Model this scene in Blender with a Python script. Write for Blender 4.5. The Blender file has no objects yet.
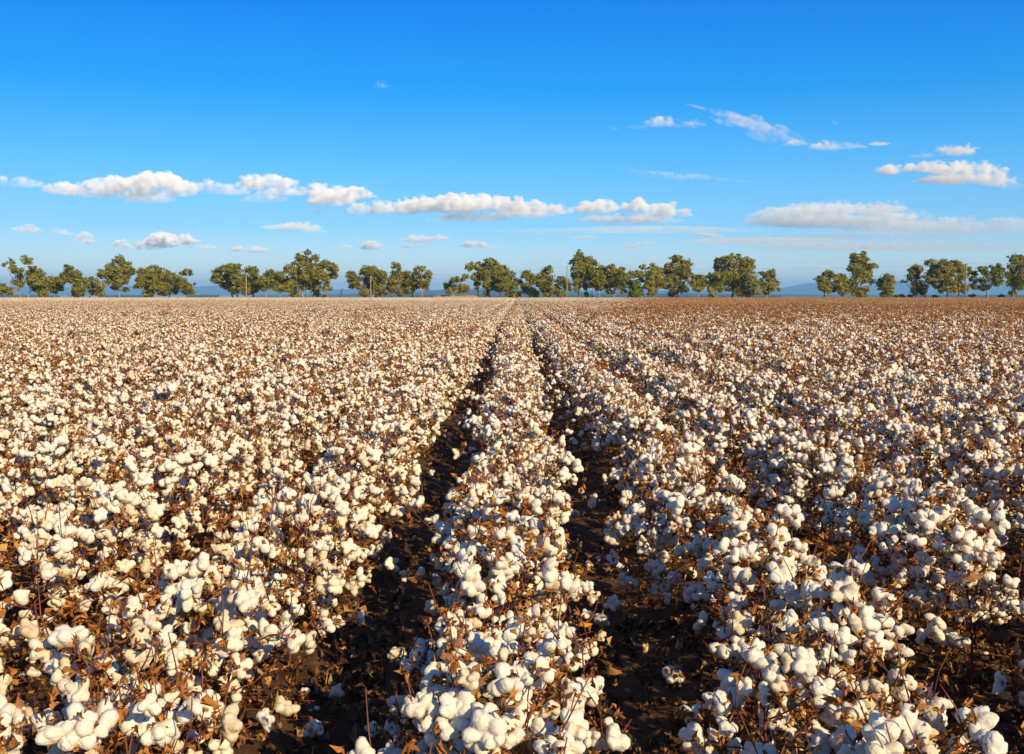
import bpy, math, random
import numpy as np
from mathutils import Vector, Matrix, Quaternion, Euler

R = math.radians
rng = np.random.default_rng(7)
random.seed(7)
scene = bpy.context.scene
COL = scene.collection

# ------------------------------------------------------------------ camera
CAM_H = 1.36
FPX = 1000.0
HORIZON_Y = 295.0
VP_X = 516.5
pitch = math.atan((377.0 - HORIZON_Y) / FPX)
yaw = math.atan((VP_X - 512.0) / FPX)
cd = bpy.data.cameras.new("camera")
cd.sensor_width = 36.0
cd.lens = FPX / 1024.0 * 36.0
cd.clip_start = 0.05
cd.clip_end = 120000.0
cam = bpy.data.objects.new("camera", cd)
COL.objects.link(cam)
cam.location = (0, 0, CAM_H)
cam.rotation_euler = (math.pi / 2 - pitch, 0, yaw)
scene.camera = cam
CAMROT = cam.rotation_euler.to_matrix()
CAMINV = CAMROT.transposed()


def ray(px, py):
    return CAMROT @ Vector(((px - 512.0) / FPX, (377.0 - py) / FPX, -1.0))


def at(px, py, Y):
    d = ray(px, py)
    t = Y / d.y
    return Vector((d.x * t, Y, CAM_H + d.z * t))


def project(p):
    v = CAMINV @ (Vector(p) - cam.location)
    if v.z > -0.05:
        return None
    return 512 + FPX * v.x / -v.z, 377 - FPX * v.y / -v.z


# ------------------------------------------------------------------ materials
def new_mat(name):
    m = bpy.data.materials.new(name)
    m.use_nodes = True
    nt = m.node_tree
    nt.nodes.clear()
    out = nt.nodes.new("ShaderNodeOutputMaterial")
    return m, nt, out


def N(nt, kind, **kw):
    n = nt.nodes.new(kind)
    for k, v in kw.items():
        if k.startswith("i_"):
            n.inputs[k[2:].replace("_", " ")].default_value = v
        else:
            setattr(n, k, v)
    return n


def ramp(nt, stops):
    n = nt.nodes.new("ShaderNodeValToRGB")
    el = n.color_ramp.elements
    while len(el) > 1:
        el.remove(el[-1])
    el[0].position, el[0].color = stops[0][0], (*stops[0][1], 1)
    for p, c in stops[1:]:
        e = el.new(p)
        e.color = (*c, 1)
    return n


def leafy(name, stops, trans=0.35, rough=0.7, noise=60.0):
    m, nt, out = new_mat(name)
    at_ = N(nt, "ShaderNodeAttribute", attribute_name="tint")
    r = ramp(nt, stops)
    nt.links.new(at_.outputs["Fac"], r.inputs[0])
    tc = N(nt, "ShaderNodeTexCoord")
    nz = N(nt, "ShaderNodeTexNoise", i_Scale=noise, i_Detail=3.0)
    nt.links.new(tc.outputs["Object"], nz.inputs["Vector"])
    mul = N(nt, "ShaderNodeMixRGB", blend_type="MULTIPLY", i_Fac=0.7)
    rr = ramp(nt, [(0.3, (0.72, 0.68, 0.62)), (0.7, (1.3, 1.3, 1.3))])
    nt.links.new(nz.outputs["Fac"], rr.inputs[0])
    nt.links.new(r.outputs[0], mul.inputs[1])
    nt.links.new(rr.outputs[0], mul.inputs[2])
    b = N(nt, "ShaderNodeBsdfPrincipled", i_Roughness=rough)
    b.inputs["Specular IOR Level"].default_value = 0.25
    t = N(nt, "ShaderNodeBsdfTranslucent")
    mx = N(nt, "ShaderNodeMixShader", i_Fac=trans)
    nt.links.new(mul.outputs[0], b.inputs["Base Color"])
    nt.links.new(mul.outputs[0], t.inputs["Color"])
    nt.links.new(b.outputs[0], mx.inputs[1])
    nt.links.new(t.outputs[0], mx.inputs[2])
    nt.links.new(mx.outputs[0], out.inputs[0])
    return m


def solid(name, c0, c1, scale, rough=0.8, bump=0.0, bscale=None, spec=0.3):
    m, nt, out = new_mat(name)
    tc = N(nt, "ShaderNodeTexCoord")
    nz = N(nt, "ShaderNodeTexNoise", i_Scale=scale, i_Detail=5.0, i_Roughness=0.6)
    nt.links.new(tc.outputs["Object"], nz.inputs["Vector"])
    r = ramp(nt, [(0.3, c0), (0.7, c1)])
    nt.links.new(nz.outputs["Fac"], r.inputs[0])
    b = N(nt, "ShaderNodeBsdfPrincipled", i_Roughness=rough)
    b.inputs["Specular IOR Level"].default_value = spec
    nt.links.new(r.outputs[0], b.inputs["Base Color"])
    if bump:
        n2 = N(nt, "ShaderNodeTexNoise", i_Scale=bscale or scale * 4, i_Detail=4.0)
        nt.links.new(tc.outputs["Object"], n2.inputs["Vector"])
        bp = N(nt, "ShaderNodeBump", i_Strength=bump, i_Distance=0.01)
        nt.links.new(n2.outputs["Fac"], bp.inputs["Height"])
        nt.links.new(bp.outputs[0], b.inputs["Normal"])
    nt.links.new(b.outputs[0], out.inputs[0])
    return m


def cotton_mat():
    m, nt, out = new_mat("cotton_lint")
    at_ = N(nt, "ShaderNodeAttribute", attribute_name="tint")
    r = ramp(nt, [(0.0, (0.84, 0.78, 0.67)), (0.7, (0.83, 0.79, 0.71)), (1.0, (0.74, 0.62, 0.44))])
    oi = N(nt, "ShaderNodeObjectInfo")
    mad = N(nt, "ShaderNodeMath", operation="MULTIPLY_ADD")
    mad.inputs[1].default_value = 0.30
    nt.links.new(oi.outputs["Random"], mad.inputs[0])
    nt.links.new(at_.outputs["Fac"], mad.inputs[2])
    nt.links.new(mad.outputs[0], r.inputs[0])
    tc = N(nt, "ShaderNodeTexCoord")
    nz = N(nt, "ShaderNodeTexNoise", i_Scale=260.0, i_Detail=5.0, i_Roughness=0.7)
    nt.links.new(tc.outputs["Object"], nz.inputs["Vector"])
    bp = N(nt, "ShaderNodeBump", i_Strength=0.5, i_Distance=0.003)
    nt.links.new(nz.outputs["Fac"], bp.inputs["Height"])
    b = N(nt, "ShaderNodeBsdfPrincipled", i_Roughness=0.95)
    b.inputs["Specular IOR Level"].default_value = 0.05
    b.inputs["Sheen Weight"].default_value = 0.15
    t = N(nt, "ShaderNodeBsdfTranslucent")
    mx = N(nt, "ShaderNodeMixShader", i_Fac=0.25)
    for s in (b.inputs["Base Color"], t.inputs["Color"]):
        nt.links.new(r.outputs[0], s)
    nt.links.new(bp.outputs[0], b.inputs["Normal"])
    nt.links.new(bp.outputs[0], t.inputs["Normal"])
    nt.links.new(b.outputs[0], mx.inputs[1])
    nt.links.new(t.outputs[0], mx.inputs[2])
    nt.links.new(mx.outputs[0], out.inputs[0])
    return m


M_COTTON = cotton_mat()
M_LEAF = leafy("dry_cotton_leaf", [(0.0, (0.085, 0.032, 0.014)), (0.35, (0.31, 0.115, 0.030)),
                                   (0.65, (0.56, 0.24, 0.058)), (0.88, (0.60, 0.36, 0.12)), (0.97, (0.26, 0.24, 0.05))])
M_STEM = solid("cotton_stem", (0.10, 0.030, 0.020), (0.19, 0.065, 0.038), 25, 0.6)
M_BUR = solid("dry_bur", (0.15, 0.062, 0.026), (0.34, 0.16, 0.062), 70, 0.75)
M_GREENBOLL = solid("unopened_boll", (0.20, 0.20, 0.045), (0.30, 0.085, 0.035), 30, 0.45)
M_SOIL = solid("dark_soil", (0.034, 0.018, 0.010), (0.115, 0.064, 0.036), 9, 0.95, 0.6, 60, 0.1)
M_LITTER = leafy("fallen_leaf", [(0.0, (0.05, 0.024, 0.014)), (0.6, (0.18, 0.085, 0.036)), (1.0, (0.42, 0.25, 0.12))], 0.1)
M_GRASS = solid("dry_grass", (0.33, 0.24, 0.12), (0.46, 0.36, 0.20), 0.05, 0.95, 0, None, 0.05)
M_BARK = solid("gum_bark", (0.15, 0.11, 0.075), (0.36, 0.28, 0.20), 0.9, 0.85)
M_DEADWOOD = solid("dead_wood", (0.07, 0.055, 0.045), (0.16, 0.12, 0.10), 2.0, 0.9)
M_POLE = solid("weathered_pole", (0.20, 0.16, 0.12), (0.33, 0.27, 0.21), 1.5, 0.85)
M_STEEL = solid("galvanised_steel", (0.30, 0.30, 0.31), (0.40, 0.40, 0.41), 4.0, 0.5)
M_WIRE = solid("conductor_wire", (0.16, 0.16, 0.17), (0.22, 0.22, 0.23), 1.0, 0.5)
M_PORCELAIN = solid("brown_porcelain", (0.14, 0.07, 0.045), (0.18, 0.09, 0.06), 3.0, 0.3)
GUM = [(0.0, (0.115, 0.135, 0.022)), (0.4, (0.265, 0.275, 0.040)), (0.75, (0.36, 0.335, 0.052)), (1.0, (0.40, 0.33, 0.065))]
M_GUM = leafy("gum_leaves", GUM, 0.5, 0.55, 0.6)
M_GUM_DARK = leafy("dark_gum_leaves", [(p, (c[0] * 0.55, c[1] * 0.68, c[2] * 0.8)) for p, c in GUM], 0.25, 0.55, 0.6)
M_GUM_GREEN = leafy("bright_green_leaves", [(0.0, (0.055, 0.105, 0.016)), (0.5, (0.115, 0.19, 0.03)), (1.0, (0.18, 0.25, 0.045))], 0.3, 0.55, 0.6)
M_HILL = solid("wooded_hill", (0.045, 0.052, 0.030), (0.085, 0.085, 0.05), 0.0012, 0.95, 0, None, 0.05)
M_WOOD = solid("far_woodland", (0.025, 0.035, 0.018), (0.05, 0.06, 0.028), 0.02, 0.95, 0, None, 0.05)

# ------------------------------------------------------------------ mesh helpers


def mk(name, V, F, mats, mi=None, tint=None, smooth=True):
    V = np.asarray(V, np.float32)
    F = np.asarray(F, np.int32)
    me = bpy.data.meshes.new(name)
    nf = len(F)
    me.vertices.add(len(V))
    me.vertices.foreach_set("co", V.ravel())
    me.loops.add(nf * 3)
    me.loops.foreach_set("vertex_index", F.ravel())
    me.polygons.add(nf)
    me.polygons.foreach_set("loop_start", np.arange(0, nf * 3, 3, dtype=np.int32))
    for m in (mats if isinstance(mats, (list, tuple)) else [mats]):
        me.materials.append(m)
    if mi is not None:
        me.polygons.foreach_set("material_index", np.asarray(mi, np.int32))
    me.polygons.foreach_set("use_smooth", np.full(nf, smooth))
    if tint is not None:
        a = me.attributes.new("tint", "FLOAT", "POINT")
        a.data.foreach_set("value", np.asarray(tint, np.float32))
    me.update(calc_edges=True)
    me.validate()
    return me


class Acc:
    """collects triangles of several materials into one mesh"""

    def __init__(s):
        s.V, s.F, s.M, s.T, s.n = [], [], [], [], 0

    def add(s, V, F, mi=0, tint=0.5):
        V = np.asarray(V, float)
        F = np.asarray(F, int)
        s.V.append(V)
        s.F.append(F + s.n)
        s.M.append(np.full(len(F), mi))
        t = np.asarray(tint, float)
        s.T.append(np.full(len(V), t) if t.ndim == 0 else t)
        s.n += len(V)

    def arrays(s):
        return np.concatenate(s.V), np.concatenate(s.F), np.concatenate(s.M), np.concatenate(s.T)

    def mesh(s, name, mats, smooth=True):
        V, F, M, T = s.arrays()
        return mk(name, V, F, mats, M, T, smooth)


def link(name, me, parent=None):
    o = bpy.data.objects.new(name, me)
    COL.objects.link(o)
    if parent is not None:
        o.parent = parent
    return o


def tag(o, label=None, cat=None, group=None, kind=None):
    if label:
        o["label"] = label
    if cat:
        o["category"] = cat
    if group:
        o["group"] = group
    if kind:
        o["kind"] = kind
    return o


def empty(name, loc):
    o = bpy.data.objects.new(name, None)
    o.empty_display_size = 0.1
    o.location = loc
    COL.objects.link(o)
    return o


def tube(P, r, sides=5, caps=True):
    P = np.asarray(P, float)
    n = len(P)
    r = np.broadcast_to(np.asarray(r, float), (n,))
    T = np.gradient(P, axis=0)
    T /= np.linalg.norm(T, axis=1)[:, None] + 1e-12
    ref = np.array([0.31, 0.93, 0.2])
    if abs(T.mean(0) @ ref) > 0.9:
        ref = np.array([1.0, 0, 0.1])
    A = np.cross(T, ref)
    A /= np.linalg.norm(A, axis=1)[:, None] + 1e-12
    B = np.cross(T, A)
    ang = np.linspace(0, 2 * np.pi, sides, endpoint=False)
    V = (P[:, None] + r[:, None, None] * (np.cos(ang)[None, :, None] * A[:, None] + np.sin(ang)[None, :, None] * B[:, None])).reshape(-1, 3)
    F = []
    for i in range(n - 1):
        for j in range(sides):
            a, b = i * sides + j, i * sides + (j + 1) % sides
            F += [(a, b, b + sides), (a, b + sides, a + sides)]
    if caps:
        c0, c1 = len(V), len(V) + 1
        V = np.vstack([V, P[0], P[-1]])
        for j in range(sides):
            F.append((c0, (j + 1) % sides, j))
            F.append((c1, (n - 1) * sides + j, (n - 1) * sides + (j + 1) % sides))
    return V, np.array(F)


def ico(sub):
    import bmesh
    bm = bmesh.new()
    bmesh.ops.create_icosphere(bm, subdivisions=sub, radius=1.0)
    V = np.array([v.co[:] for v in bm.verts])
    F = np.array([[v.index for v in f.verts] for f in bm.faces])
    bm.free()
    return V, F


ICO = {k: ico(k) for k in (1, 2, 3, 4)}


def vnoise(P, freq, seed=0, octaves=3):
    """cheap smooth pseudo-noise from sums of sines"""
    r = np.random.default_rng(seed)
    out = np.zeros(len(P))
    amp = 1.0
    for o in range(octaves):
        for k in range(4):
            d = r.normal(size=3)
            d /= np.linalg.norm(d)
            out += amp * np.sin(P @ d * freq * (1 + 0.35 * k) + r.uniform(0, 6.28)) / 2.5
        freq *= 2.1
        amp *= 0.5
    return out


def remesh(V, F, voxel, smooth_iter=0):
    me = mk("tmp", V, F, [])
    o = bpy.data.objects.new("tmp", me)
    COL.objects.link(o)
    md = o.modifiers.new("r", "REMESH")
    md.mode = "VOXEL"
    md.voxel_size = voxel
    if smooth_iter:
        sm = o.modifiers.new("s", "SMOOTH")
        sm.factor = 0.5
        sm.iterations = smooth_iter
    tr = o.modifiers.new("t", "TRIANGULATE")
    dg = bpy.context.evaluated_depsgraph_get()
    ev = o.evaluated_get(dg)
    m2 = ev.to_mesh()
    nv, nf = len(m2.vertices), len(m2.polygons)
    v = np.empty(nv * 3, np.float32)
    m2.vertices.foreach_get("co", v)
    f = np.empty(nf * 3, np.int32)
    m2.polygons.foreach_get("vertices", f)
    ev.to_mesh_clear()
    bpy.data.objects.remove(o)
    bpy.data.meshes.remove(me)
    return v.reshape(-1, 3).astype(float), f.reshape(-1, 3)


def rot_from_z(d):
    return np.array(Vector((0, 0, 1)).rotation_difference(Vector(d)).to_matrix())


def largest_island(V, F):
    lab = np.arange(len(V))
    for _ in range(200):
        m = lab[F].min(1)
        new = lab.copy()
        for k in range(3):
            np.minimum.at(new, F[:, k], m)
        if (new == lab).all():
            break
        lab = new
    ids, c = np.unique(lab, return_counts=True)
    keep = lab == ids[np.argmax(c)]
    idx = np.cumsum(keep) - 1
    Fk = F[keep[F].all(1)]
    return V[keep], idx[Fk]


# ------------------------------------------------------------------ cotton parts
NB = 12


def boll_source(seed):
    """an open boll: three to five puffy locks fanning out of the bur; +Z points away from the twig"""
    r = np.random.default_rng(100 + seed)
    n = [4, 5, 5, 4, 4, 5, 5, 4, 6, 5, 4, 5][seed]
    a = Acc()
    V0, F0 = ICO[3]
    for k in range(n):
        th = 2 * np.pi * (k + r.uniform(-0.22, 0.22)) / n
        tilt = r.uniform(0.5, 1.25)
        d = np.array([math.cos(th) * math.sin(tilt), math.sin(th) * math.sin(tilt), math.cos(tilt)])
        L = r.uniform(0.018, 0.026)
        w = r.uniform(0.0118, 0.0155)
        V = V0 * np.array([w, w * r.uniform(0.85, 1.1), L])
        # plump outer end, narrow root
        V[:, 0] *= 1 + 0.22 * V0[:, 2]
        V[:, 1] *= 1 + 0.22 * V0[:, 2]
        bulge = 1 + 0.10 * vnoise(V0, 2.6, seed * 17 + k, 2)
        V *= bulge[:, None]
        V = V @ rot_from_z(d).T + d * L * 0.82 + np.array([0, 0, 0.004])
        a.add(V, F0)
    a.add(ICO[2][0] * 0.012 + np.array([0, 0, 0.010]), ICO[2][1])
    V, F, _, _ = a.arrays()
    if seed in (3, 10):  # half-open boll
        V = V * np.array([0.66, 0.66, 0.8])
    return V, F


BOLL = {"hi": [], "mid": [], "lo": [], "min": []}
for s in range(NB):
    V, F = boll_source(s)
    for lod, vox, sm in (("hi", 0.0025, 2), ("mid", 0.0048, 0), ("lo", 0.0085, 0)):
        v, f = largest_island(*remesh(V, F, vox, sm))
        if lod == "hi":
            nrm = v - v.mean(0)
            nrm /= np.linalg.norm(nrm, axis=1)[:, None]
            v = v + nrm * (0.0010 * vnoise(v, 170, s, 3) + np.random.default_rng(s).normal(size=len(v)) * 0.00045)[:, None]
        BOLL[lod].append((v, f))
    v0, f0 = ICO[1]
    # the coarsest one keeps the outline of its source: support distance along every direction
    sup = (V @ v0.T).max(0)
    v = v0 * (sup * 0.93)[:, None]
    BOLL["min"].append((v, f0))

BOLL_TINT = [0.2, 0.5, 0.35, 0.7, 0.1, 0.6, 0.4, 0.3, 0.75, 0.5, 0.85, 0.25]
BOLL_MESH = {}
for lod in ("hi", "mid"):
    for s in range(NB):
        v, f = BOLL[lod][s]
        t = np.clip(BOLL_TINT[s] + 0.18 * vnoise(v, 90, s + 50, 2), 0, 1)
        BOLL_MESH[lod, s] = mk("boll_%s_%d" % (lod, s), v, f, M_COTTON, None, t)


def bur_arrays(seed, detail=True):
    """dry star of four or five pointed carpels under the lint"""
    r = np.random.default_rng(300 + seed)
    n = 4 + seed % 2
    a = Acc()
    for k in range(n):
        th = 2 * np.pi * (k + 0.5 + r.uniform(-0.15, 0.15)) / n
        L = r.uniform(0.022, 0.034)
        w = r.uniform(0.008, 0.012)
        c, s_ = math.cos(th), math.sin(th)
        out = np.array([c, s_, 0])
        side = np.array([-s_, c, 0])
        up = np.array([0, 0, 1.0])
        lift = r.uniform(0.1, 0.9)
        pts = []
        for u, ww, hh in ((0.0, 0.35, -0.002), (0.35, 1.0, 0.003), (0.7, 0.75, 0.007 * lift + 0.002), (1.0, 0.05, 0.016 * lift - 0.004 * r.uniform(0, 1))):
            p = out * (L * u) + up * hh
            pts += [p - side * w * ww + up * 0.003 * ww, p - up * 0.002, p + side * w * ww + up * 0.003 * ww]
        F = []
        for i in range(3):
            for j in range(2):
                q = i * 3 + j
                F += [(q, q + 1, q + 4), (q, q + 4, q + 3)]
        a.add(np.array(pts) + r.normal(size=(12, 3)) * 0.0008, F, 0, r.uniform(0, 1))
    V, F = tube([(0, 0, -0.02), (0, 0, -0.008), (0, 0, 0.002)], [0.0018, 0.0026, 0.006], 5)
    a.add(V, F, 0, 0.3)
    return a


BURS = [bur_arrays(s).arrays() for s in range(4)]
BUR_MESH = [mk("bur_%d" % s, BURS[s][0], BURS[s][1], M_BUR, None, BURS[s][3]) for s in range(4)]
v, f = ICO[2]
gv = v * np.array([0.0105, 0.0105, 0.0155])
gv[:, :2] *= (1 - 0.35 * np.clip(v[:, 2:3], 0, 1))
GREEN_MESH = mk("unopened_boll", gv, f, M_GREENBOLL)


def leaf_arrays(r, size, simple=False):
    """one shrivelled three-lobed leaf, curled"""
    if simple:
        V = np.array([(0, 0, 0), (0.5, -0.45, 0.1), (1.0, 0, -0.1), (0.5, 0.45, 0.15)]) * size
        V += r.normal(size=V.shape) * size * 0.12
        return V, np.array([(0, 1, 2), (0, 2, 3)])
    ang = np.array([-1.9, -1.35, -0.85, -0.45, 0.0, 0.45, 0.85, 1.35, 1.9])
    rad = np.array([0.35, 0.62, 0.40, 0.55, 1.0, 0.55, 0.42, 0.66, 0.35])
    rim = np.stack([np.cos(ang) * rad, np.sin(ang) * rad, np.zeros(9)], 1)
    mid = rim * 0.5
    V = np.vstack([[(0, 0, 0)], mid, rim])
    curl = r.uniform(1.2, 4.5)
    V[:, 2] = curl * V[:, 1] ** 2 * r.choice([-1, 1]) - r.uniform(0.0, 1.0) * V[:, 0] ** 2
    V[:, 1] *= 1 / (1 + 0.45 * curl)
    V += r.normal(size=V.shape) * 0.17
    F = []
    for i in range(8):
        F += [(0, 1 + i, 2 + i), (1 + i, 10 + i, 11 + i), (1 + i, 11 + i, 2 + i)]
    return V * size, np.array(F)


def rand_rot(r):
    q = r.normal(size=4)
    return np.array(Quaternion(q / np.linalg.norm(q)).to_matrix())


def plant_spec(seed, richness=1.0, leafy_=1.0, height=None, lean_twigs=True):
    """skeleton of one defoliated cotton plant: tubes, boll places, leaf places"""
    r = np.random.default_rng(1000 + seed)
    h = height or r.uniform(0.50, 0.63)
    tubes, bolls, leaves, greens = [], [], [], []
    nseg = 9
    zs = np.linspace(0, 1, nseg)
    lean = r.normal(size=2) * 0.045
    lean *= 0.7
    main = np.stack([lean[0] * zs ** 1.5 + np.cumsum(r.normal(size=nseg) * 0.006), lean[1] * zs ** 1.5 + np.cumsum(r.normal(size=nseg) * 0.006), zs * h - 0.04], 1)
    tubes.append((main, np.linspace(0.0050, 0.0017, nseg), 6))
    nbr = r.integers(17, 22)
    az = r.uniform(0, 6.28)
    for b in range(nbr):
        t = 0.18 + 0.80 * (max(0.0, b + r.uniform(-0.3, 0.3)) / nbr) ** 0.8
        az += 2.4 + r.uniform(-0.4, 0.4)
        i = min(int(t * (nseg - 1)), nseg - 2)
        fr = t * (nseg - 1) - i
        base = main[i] * (1 - fr) + main[i + 1] * fr
        L = (0.31 - 0.20 * t) * r.uniform(0.7, 1.25) * (1.35 if r.uniform() < 0.12 else 1.0)
        if t > 0.8:
            L = r.uniform(0.05, 0.12)
        el = r.uniform(0.15, 0.75) + (0.3 if t > 0.75 else 0)
        n = 5
        P = [base]
        a = az
        for k in range(1, n):
            a += r.uniform(-0.35, 0.35)
            e = el * (1 - 0.45 * k / n) + r.uniform(-0.2, 0.2)
            P.append(P[-1] + np.array([math.cos(a) * math.cos(e), math.sin(a) * math.cos(e), math.sin(e)]) * L / (n - 1))
        P = np.array(P)
        tubes.append((P, np.linspace(0.0027, 0.0012, n), 4))
        for k, pr in ((2, 0.62), (3, 0.72), (4, 0.95)):
            if r.uniform() < pr * richness and P[k][2] > 0.09:
                out = P[k] - np.array([main[i][0], main[i][1], P[k][2]])
                out /= np.linalg.norm(out) + 1e-6
                d = out * r.uniform(0.2, 1.0) + np.array([0, 0, r.uniform(-0.45, 0.9)]) + r.normal(size=3) * 0.6
                d /= np.linalg.norm(d)
                ped = P[k] + d * r.uniform(0.016, 0.03)
                bolls.append((ped, d, r.integers(0, NB), r.uniform(0.74, 1.22) * (1.0 if t > 0.3 else 0.9), r.uniform(0, 6.28)))
                tubes.append((np.array([P[k], (P[k] + ped) / 2 + r.normal(size=3) * 0.002, ped]), np.array([0.0015, 0.0014, 0.0018]), 4))
            for _ in range(r.poisson(2.2 * leafy_)):
                leaves.append(P[k] + r.normal(size=3) * 0.02)
        if r.uniform() < 0.12:
            greens.append((P[1] + np.array([0, 0, 0.015]), r.uniform(0, 6.28)))
        # bare twig ends that stand above the lint
        if lean_twigs and r.uniform() < 0.8 and t > 0.35:
            e = P[-1] + np.array([r.normal() * 0.03, r.normal() * 0.03, r.uniform(0.05, 0.14)])
            tubes.append((np.array([P[-1], (P[-1] + e) / 2 + r.normal(size=3) * 0.006, e]), np.array([0.0020, 0.0017, 0.0013]), 4))
            for _ in range(r.integers(0, 4)):
                leaves.append(e + r.normal(size=3) * 0.014)
    for k in range(int(90 * leafy_)):
        i = r.integers(1, nseg)
        p = main[i].copy()
        a = r.uniform(0, 6.28)
        q = r.uniform(0.02, 0.24) * (1.15 - main[i][2] / h * 0.6)
        leaves.append(p + np.array([math.cos(a) * q, math.sin(a) * q, r.uniform(-0.03, 0.06)]))
    return dict(h=h, tubes=tubes, bolls=bolls, leaves=leaves, greens=greens, r=r)


def boll_matrix(b):
    ped, d, var, sc, tw = b
    Rm = rot_from_z(d) @ np.array(Matrix.Rotation(tw, 3, "Z"))
    return Rm * sc, ped, var


def leaf_mesh_acc(acc, sp, mi=0, simple=False, size=(0.010, 0.023), redder=0.0, frac=1.0):
    r = sp["r"]
    for p in sp["leaves"]:
        if frac < 1 and r.uniform() > frac:
            continue
        V, F = leaf_arrays(r, r.uniform(*size) * (1.25 if simple else 1), simple)
        V = V @ rand_rot(r).T + p
        acc.add(V, F, mi, np.clip(r.beta(2.2, 2.0) - redder, 0, 1))


def joined_plant(acc, sp, lod, offset=(0, 0, 0), rotz=0.0, leaf_frac=1.0, stem_sides=3, redder=0.0, tubes_max=None, boll_scale=1.0):
    """whole plant into one accumulator: material 0 stem, 1 lint, 2 leaf, 3 bur"""
    a = Acc()
    for k, (P, rad, sides) in enumerate(sp["tubes"]):
        if tubes_max is not None and k >= tubes_max:
            break
        V, F = tube(P, np.asarray(rad) * 1.15, min(sides, stem_sides), False)
        a.add(V, F, 0, 0.5)
    for b in sp["bolls"]:
        Mx, ped, var = boll_matrix(b)
        v, f = BOLL[lod][var]
        a.add(v @ Mx.T * boll_scale + ped, f, 1, BOLL_TINT[var])
        if lod != "min":
            bv, bf, _, bt = BURS[var % 4]
            a.add(bv @ Mx.T + ped, bf, 3, bt)
    leaf_mesh_acc(a, sp, 2, True, (0.014, 0.030), redder, leaf_frac)
    V, F, M, T = a.arrays()
    c, s = math.cos(rotz), math.sin(rotz)
    V = V @ np.array([[c, s, 0], [-s, c, 0], [0, 0, 1]]) + np.array(offset)
    acc.V.append(V)
    acc.F.append(F + acc.n)
    acc.M.append(M)
    acc.T.append(T)
    acc.n += len(V)


PMATS = [M_STEM, M_COTTON, M_LEAF, M_BUR]

# ------------------------------------------------------------------ soil relief
ROW0 = -0.005
ROW = 0.78


def soil_z(x, y):
    """low ridges under the rows, furrows between"""
    ph = (np.asarray(x) - ROW0) * 2 * np.pi / ROW
    return 0.03 + 0.045 * np.cos(ph)


# ------------------------------------------------------------------ planting
STEP = 0.235


def row_x(k):
    return ROW0 + ROW * k + (0.03 if k > 0 else (-0.13 if k < 0 else -0.03))


prng = np.random.default_rng(21)
places = []
for k in range(-420, 421):
    x0 = row_x(k)
    ymax = 80.0
    y = 0.15 + prng.uniform(0, STEP) - 3.3
    while y < ymax:
        if abs(x0) < 0.62 * max(y, 0) + 6.5:
            places.append((x0 + prng.normal() * (0.095 if k == 0 else 0.078), y + prng.normal() * 0.05, k))
        y += STEP * prng.uniform(0.75, 1.25)


def pale_right(x, y):
    """the thin, leafier far corner of the crop on the right: 0..1"""
    a = x / max(y, 1.0)
    s = np.clip((y - 18) / 30, 0, 1) * np.clip((a - 0.07 - 0.02 * math.sin(y * 0.11)) / 0.06, 0, 1)
    return float(s)


cand = []
rest = []
for (x, y, k) in places:
    vis = False
    if y > 0.55 and y < 30:
        for z in (0.12, 0.35, 0.6):
            p = project((x, y, z))
            if p and -45 * 2 / max(y, 1) - 8 < p[0] < 1032 + 90 / max(y, 1) and p[1] < 754 + (90 if z > 0.4 else 0):
                vis = True
    d = math.hypot(x, y)
    (cand if vis else rest).append((d, x, y, k))
cand = [q for q in cand if q[0] > 1.25]
cand.sort()
chosen, rest = cand[:300], [q for q in rest + cand[300:] if not (q[0] < 1.3 and q[2] > -0.4)]

ORD = ["nearest", "second", "third", "fourth", "fifth", "sixth", "seventh", "eighth", "ninth", "tenth"]
CNT = {1: "first", 2: "second", 3: "third", 4: "fourth", 5: "fifth", 6: "sixth", 7: "seventh", 8: "eighth", 9: "ninth", 10: "tenth"}


def row_words(k):
    if k == 0:
        return "middle row between the dark furrows"
    side = "wide furrow" if k < 0 else "narrow furrow"
    return "%s row beyond the %s" % (CNT.get(abs(k), "far"), side)


PROTO = [plant_spec(s, 0.9 + 0.25 * ((s * 7) % 5) / 4, 0.75 + 0.5 * ((s * 3) % 4) / 3) for s in range(22)]
STEM_MESH, LEAF_MESH = [], []
for s, sp in enumerate(PROTO):
    a = Acc()
    for P, rad, sides in sp["tubes"]:
        a.add(*tube(P, rad, sides), 0, 0.5)
    STEM_MESH.append(a.mesh("stem_%d" % s, M_STEM))
    a = Acc()
    leaf_mesh_acc(a, sp)
    LEAF_MESH.append(a.mesh("leaves_%d" % s, M_LEAF))

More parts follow.
